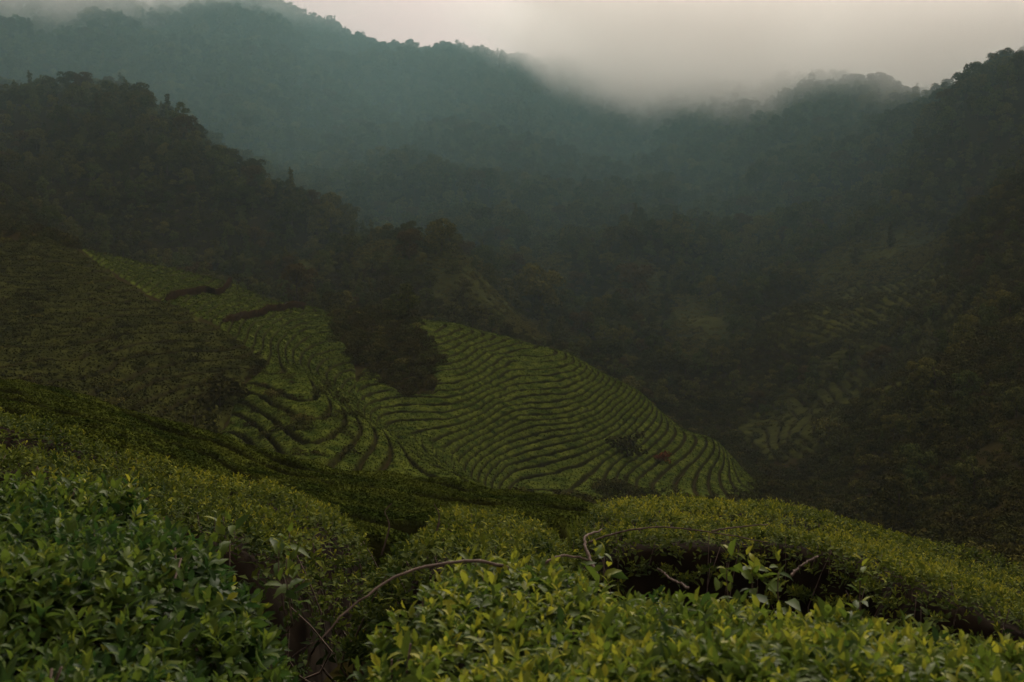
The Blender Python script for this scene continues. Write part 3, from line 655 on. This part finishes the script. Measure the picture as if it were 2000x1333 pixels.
ZL = [('low dark tree among the scrub on the right-hand slope', 'scrubby trees on the right-hand slope'),
      ('dark leafy tree in the band of woodland behind the tea hill crest', 'trees behind the tea hill crest'),
      ('hazy grey-green tree in the mountain forest beyond the valley', 'trees of the mountain forest')]
for i in sorted(solo):
    zl = ZL[0] if (pxs[i] > 1450 and ys[i] < 215) else (ZL[1] if ys[i] < 260 else ZL[2])
    plant(keys[kc[i]], xs[i], ys[i], sc[i], zl[0], zl[1], z=zs[i], sink=0.3)

def scatter(name, X, Y, Z, SC, KI, protos, label_unused=None):
    """uncountable growth: instances of the same trees, one object"""
    me = bpy.data.meshes.new(name); n = len(X)
    me.vertices.add(n); me.vertices.foreach_set('co', np.stack([X, Y, Z], -1).astype(np.float32).ravel())
    a = me.attributes.new('scl', 'FLOAT', 'POINT'); a.data.foreach_set('value', np.asarray(SC, np.float32))
    a = me.attributes.new('spin', 'FLOAT', 'POINT'); a.data.foreach_set('value', (rng.random(n) * 6.28).astype(np.float32))
    a = me.attributes.new('which', 'INT', 'POINT'); a.data.foreach_set('value', np.asarray(KI, np.int32))
    o = bpy.data.objects.new(name, me); COL.objects.link(o)
    ng = bpy.data.node_groups.new(name, 'GeometryNodeTree')
    ng.interface.new_socket('Geometry', in_out='INPUT', socket_type='NodeSocketGeometry')
    ng.interface.new_socket('Geometry', in_out='OUTPUT', socket_type='NodeSocketGeometry')
    N, L = ng.nodes, ng.links
    gi = N.new('NodeGroupInput'); go = N.new('NodeGroupOutput')
    m2p = N.new('GeometryNodeMeshToPoints'); iop = N.new('GeometryNodeInstanceOnPoints'); jn = N.new('GeometryNodeJoinGeometry')
    ins = []
    for (c, t) in protos:
        j = N.new('GeometryNodeJoinGeometry')
        for ob in (c, t):
            inf = N.new('GeometryNodeObjectInfo'); inf.inputs['Object'].default_value = ob; L.new(inf.outputs['Geometry'], j.inputs[0])
        g2 = N.new('GeometryNodeGeometryToInstance'); L.new(j.outputs[0], g2.inputs[0]); ins.append(g2)
    for g2 in reversed(ins): L.new(g2.outputs[0], jn.inputs[0])
    def attr(nm, ty):
        q = N.new('GeometryNodeInputNamedAttribute'); q.data_type = ty; q.inputs['Name'].default_value = nm; return q.outputs['Attribute']
    cx = N.new('ShaderNodeCombineXYZ'); L.new(attr('spin', 'FLOAT'), cx.inputs[2])
    L.new(gi.outputs[0], m2p.inputs[0]); L.new(m2p.outputs[0], iop.inputs['Points']); L.new(jn.outputs[0], iop.inputs['Instance'])
    iop.inputs['Pick Instance'].default_value = True
    L.new(attr('which', 'INT'), iop.inputs['Instance Index']); L.new(cx.outputs[0], iop.inputs['Rotation']); L.new(attr('scl', 'FLOAT'), iop.inputs['Scale'])
    L.new(iop.outputs[0], go.inputs[0])
    md = o.modifiers.new('growth', 'NODES'); md.node_group = ng
    o['kind'] = 'stuff'
    return o
def find_pair(key):
    c, t = PR[key]
    return (next(o for o in COL.objects if o.data == c), next(o for o in COL.objects if o.data == t))

# trees one can single out in the photograph
def at(px, d, h, key, label, group=None):
    x = wx(px, d); return plant(key, x, d, h / 9.5, label, group, sink=0.3)
at(580, 205, 9.5, 'r', 'russet-topped round tree above the upper terraces')
at(1055, 262, 15, 'y', 'pale yellow-green tree standing alone on the slope beyond the hill', )
at(1010, 268, 10, 'y', 'smaller pale yellow-green tree just left of the tall pale one')
at(862, 236, 9.5, 'b1', 'dark round tree on top of the small wooded knoll')
at(800, 232, 8.0, 'r', 'brownish tree at the left of the wooded knoll')
at(1800, 118, 4.0, 'y', 'bright bushy small tree low on the right-hand slope')
at(1745, 112, 3.0, 'y', 'low bright bush beside the bushy small tree at right')
at(1240, 285, 13, 'r', 'warm-toned round tree in the woods right of the pale tree')
for px in (745, 775, 800, 835, 855, 880): at(px, 692, 13 + 4 * rng.random(), keys[rng.integers(0, 4)], 'misty blue-grey tree on the highest central ridge against the cloud', 'trees on the central ridge line')
for px, h in ((1900, 14), (1925, 11), (1950, 12), (1975, 12)): at(px, 352, h, keys[rng.integers(0, 4)], 'tree on the ridge at the top right corner against the cloud', 'trees on the right ridge line')
for px, h in ((225, 14), (262, 17), (325, 17)): at(px, 318, h * 0.72, 't0' if px == 325 else 'b2', 'tall dark tree standing up from the hazy left spur', 'tall trees on the left spur')
# dark bushes on the tea hill
for px, d, h, lab in [(798, 140, 5.2, 'dark upright bush at the top of the scrub patch on the tea hill'), (770, 143, 3.5, 'dark rounded bush left of the upright one on the tea hill')]:
    x = wx(px, d); plant('b3', x, d, h / 9.5, lab, name='bush', cat='bush', sink=0.1)
for px, d, lab in [(430, 62, 'dark shrub on the left scrub slope above the near rows'), (1290, 100, 'reddish shrub at the foot of the central hill'), (1225, 100, 'dark shrub left of the reddish one at the hill foot')]:
    d = hit(px, {430: 800, 1290: 905, 1225: 890}[px], 50); x = wx(px, d); plant('s0' if px != 1290 else 'sr', x, d, 1.9 if px != 1290 else 0.95, lab, name='shrub', cat='shrub')

rest = np.array([i for i in range(len(xs)) if i not in solo])
pairs = [find_pair(k) for k in keys]
scatter('forest', xs[rest], ys[rest], zs[rest] - 0.3, sc[rest], kc[rest], pairs)

# scrub on the dark slopes
sx, sy = np.meshgrid(np.arange(-120, 130, 1.15), np.arange(32, 336, 1.15))
sx = (sx + rng.uniform(-.6, .6, sx.shape)).ravel(); sy = (sy + rng.uniform(-.6, .6, sy.shape)).ravel()
sp = 1000 + F * sx / sy
left = img_poly(sp, sy, [(-500, 44), (700, 40), (700, 60), (710, 72), (680, 84), (640, 90), (600, 72), (600, 83), (450, 97), (250, 119), (150, 136), (50, 152), (-500, 165)]) > 0
wedge = img_poly(sp, sy, scrub_wedge) > -9
low = img_poly(sp, sy, [(1150, 86), (1170, 91), (1230, 95), (1250, 88), (1210, 84)]) > 0
R2P = [(700, 90), (760, 86), (900, 82), (1000, 76), (1150, 82), (1290, 92), (1450, 100), (1600, 106), (1620, 114), (1520, 120), (1400, 129), (1290, 139), (1200, 144), (1100, 149), (1000, 152)]
right = (sp > 1250) & (sy > 55) & (sy < 125) & (img_poly(sp, sy, R2P) < -8) | (sp > 1300) & (sy > 30) & (sy < 60) | (sp > 1480) & (sy > 60) | (sp > 1420) & (sy > 128) | (sp > 1250) & (sy < 92) & (sy > 55)
back = (sy > 180) & (sp < 1500) | ((sy > 158) & (sp > 640) & (sp < 1450))
back |= (sp > 1450) & (sy > 195) | (sp < 150) & (sy > 140) | (sp > 1000) & (sp < 1500) & (sy > 52) & (sy < 78)
back &= ~(img_poly(sp, sy, [(1470, 222), (1560, 212), (1700, 208), (1850, 215), (1860, 250), (1700, 262), (1560, 268), (1480, 250)]) > 0)
dull = (img_poly(sp, sy, [(1440, 172), (1500, 146), (1600, 136), (1850, 118), (1930, 150), (1900, 204), (1700, 206), (1540, 200)]) > 0)
grassy = np.max([img_poly(sp, sy, g_) for g_ in GRASS], axis=0) > 0
back |= grassy
thin = (left | dull) & (rng.random(len(sp)) > 0.42 + 0.9 * fbm(sx * 0.06, sy * 0.06, 29))
mk = (left | wedge | low | right | back) & ~thin & (sp > -300) & (sp < 2300)
sx, sy, sp = sx[mk], sy[mk], sp[mk]; wedge = wedge[mk]; lf = left[mk]; gr = grassy[mk]
ex = rng.random(len(sx)) < 0
m_ = rng.random(len(sx)) < 0.88 + 0.5 * fbm(sx * 0.12, sy * 0.12, 19)
m_ &= ~(wedge[:] & (rng.random(len(sx)) > 0.75 + img_poly(sp, sy, scrub_wedge) / 12)) if len(wedge) == len(sx) else True
sx, sy, lf, gr = sx[m_], sy[m_], lf[m_], gr[m_]
l2 = np.flatnonzero(gr); jx = rng.uniform(-0.7, 0.7, (3, len(l2))); jy = rng.uniform(-0.7, 0.7, (3, len(l2)))
sx = np.concatenate([sx] + [sx[l2] + jx[q] for q in range(3)]); sy = np.concatenate([sy] + [sy[l2] + jy[q] for q in range(3)])
lf = np.concatenate([lf] + [lf[l2]] * 3); gr = np.concatenate([gr] + [gr[l2]] * 3)
plant('s1', wx(380, 66), 66, 1.7, 'dark shrub on the left scrub slope, uphill of the first', name='shrub', cat='shrub')
plant('s2', wx(1500, 135), 135, 1.8, 'dull shrub in the gully right of the central hill', name='shrub', cat='shrub')
plant('sg', wx(1620, 145), 145, 2.0, 'paler shrub on the ridge line of the right-hand slope', name='shrub', cat='shrub')
scatter('undergrowth', sx, sy, land_z(sx, sy) - 0.15, rng.uniform(0.4, 1.25, len(sx)) * np.where(lf, 0.6, np.where(gr, 0.72, 1.0)) * (0.9 + 0.5 * fbm(sx * .1, sy * .1, 23)), np.where(gr & (rng.random(len(sx)) < 0.6), 3, rng.choice(4, len(sx), p=[.35, .3, .3, .05])), [find_pair(k) for k in ('s0', 's1', 's2', 'sg')])

# faint footpath over the knoll behind the tea hill
pp = []
for px_, py_ in [(690, 466), (760, 455), (830, 450), (880, 470), (930, 505), (970, 545), (1020, 585), (1060, 610)]:
    d_ = hit(px_, py_, 205, 320); pp.append((wx(px_, d_), d_, 0))
pp = smooth_path(pp, 60); tgp = unit(np.gradient(pp, axis=0)); sd_ = np.stack([-tgp[:, 1], tgp[:, 0]], -1); PV = []
for q in (-0.5, -0.2, 0.2, 0.5):
    a_, b_ = pp[:, 0] + sd_[:, 0] * q, pp[:, 1] + sd_[:, 1] * q; PV.append(np.stack([a_, b_, land_z(a_, b_) + 0.3 - 0.5 * q * q], -1))
PV = np.stack(PV, 1).reshape(-1, 3); ii = np.arange(len(PV)).reshape(-1, 4)
tag(mesh('path', PV, np.stack([ii[:-1, :-1], ii[1:, :-1], ii[1:, 1:], ii[:-1, 1:]], -1).reshape(-1, 4), M_path, smooth=True), kind='structure')

# ------------------------------------------------------------------ haze over everything and the low cloud on the mountain
def volume_mat(name, dens, col, noise=None):
    m = bpy.data.materials.new(name); m.use_nodes = True; n, l = m.node_tree.nodes, m.node_tree.links; n.clear()
    out = n.new('ShaderNodeOutputMaterial'); pv = n.new('ShaderNodeVolumePrincipled')
    pv.inputs['Color'].default_value = (*col, 1); pv.inputs['Density'].default_value = dens
    l.new(pv.outputs[0], out.inputs['Volume'])
    return m
def box(name, lo, hi, m):
    v = np.array([(x, y, z) for x in (lo[0], hi[0]) for y in (lo[1], hi[1]) for z in (lo[2], hi[2])], float)
    f = np.array([(0, 1, 3, 2), (4, 6, 7, 5), (0, 4, 5, 1), (2, 3, 7, 6), (0, 2, 6, 4), (1, 5, 7, 3)])
    return mesh(name, v, f, m)
zlo = float(min(GZ.min(), RZ.min())) - 1; zhi = float(GZ.max()) + 22
hz = box('haze', (-3700, -60, zlo), (3700, 1520, zhi), volume_mat('haze', 0.00022, (0.60, 0.80, 0.80)))
tag(hz, kind='stuff')
# the cloud lying on the far mountain: dense and soft edged, lowest in the middle
cm = bpy.data.materials.new('cloud'); cm.use_nodes = True; n, l = cm.node_tree.nodes, cm.node_tree.links; n.clear()
out = n.new('ShaderNodeOutputMaterial'); pv = n.new('ShaderNodeVolumePrincipled'); pv.inputs['Color'].default_value = (0.99, 0.97, 0.95, 1)
geo = n.new('ShaderNodeNewGeometry'); sp_ = n.new('ShaderNodeSeparateXYZ'); tx = n.new('ShaderNodeTexNoise')
tx.inputs['Scale'].default_value = 0.014; tx.inputs['Detail'].default_value = 5
l.new(geo.outputs['Position'], sp_.inputs[0]); l.new(geo.outputs['Position'], tx.inputs['Vector'])
def mth(op, a, b=None):
    q = n.new('ShaderNodeMath'); q.operation = op
    for i_, v_ in enumerate((a, b)):
        if v_ is None: continue
        if isinstance(v_, (int, float)): q.inputs[i_].default_value = v_
        else: l.new(v_, q.inputs[i_])
    return q.outputs[0]
def mrange(v, a, b, c, d):
    q = n.new('ShaderNodeMapRange'); q.interpolation_type = 'SMOOTHSTEP'; l.new(v, q.inputs[0])
    for i_, v_ in enumerate((a, b, c, d)): q.inputs[i_ + 1].default_value = v_
    return q.outputs[0]
xw = mth('ADD', sp_.outputs[0], mth('MULTIPLY', mth('SUBTRACT', tx.outputs['Fac'], 0.5), -220))
base_h = mrange(mth('ABSOLUTE', mth('SUBTRACT', xw, 150)), 85, 215, 70, 142)
base_h = mth('ADD', base_h, mrange(sp_.outputs[0], -230, -110, -30, 0))
hh = mth('ADD', mth('SUBTRACT', sp_.outputs[2], base_h), mth('MULTIPLY', mth('SUBTRACT', tx.outputs['Fac'], 0.5), 80))
pv.inputs['Anisotropy'].default_value = 0.6
l.new(mth('MULTIPLY', mrange(hh, -8, 28, 0.0, 0.022), mrange(sp_.outputs[2], 100, 170, 1.0, 0.0)), pv.inputs['Density']); l.new(pv.outputs[0], out.inputs['Volume'])
mm_ = bpy.data.materials.new('mist'); mm_.use_nodes = True; n, l = mm_.node_tree.nodes, mm_.node_tree.links; n.clear()
out = n.new('ShaderNodeOutputMaterial'); pv = n.new('ShaderNodeVolumePrincipled'); pv.inputs['Color'].default_value = (0.44, 0.80, 0.84, 1)
geo = n.new('ShaderNodeNewGeometry'); sp_ = n.new('ShaderNodeSeparateXYZ'); l.new(geo.outputs['Position'], sp_.inputs[0])
l.new(mrange(sp_.outputs[1], 160, 450, 0.0, 0.0014), pv.inputs['Density']); l.new(pv.outputs[0], out.inputs['Volume'])
ms = box('mist', (-430, 150, zlo + 1.5), (470, 760, 150), mm_); tag(ms, kind='stuff')
cl = box('cloud', (-420, 400, 45), (460, 740, 195), cm); tag(cl, kind='stuff')
print('scene', len(xs), 'forest trees', len(sx), 'scrub', zlo, zhi, [len(r) for r in (R1, R2, R3, R4, R5)])
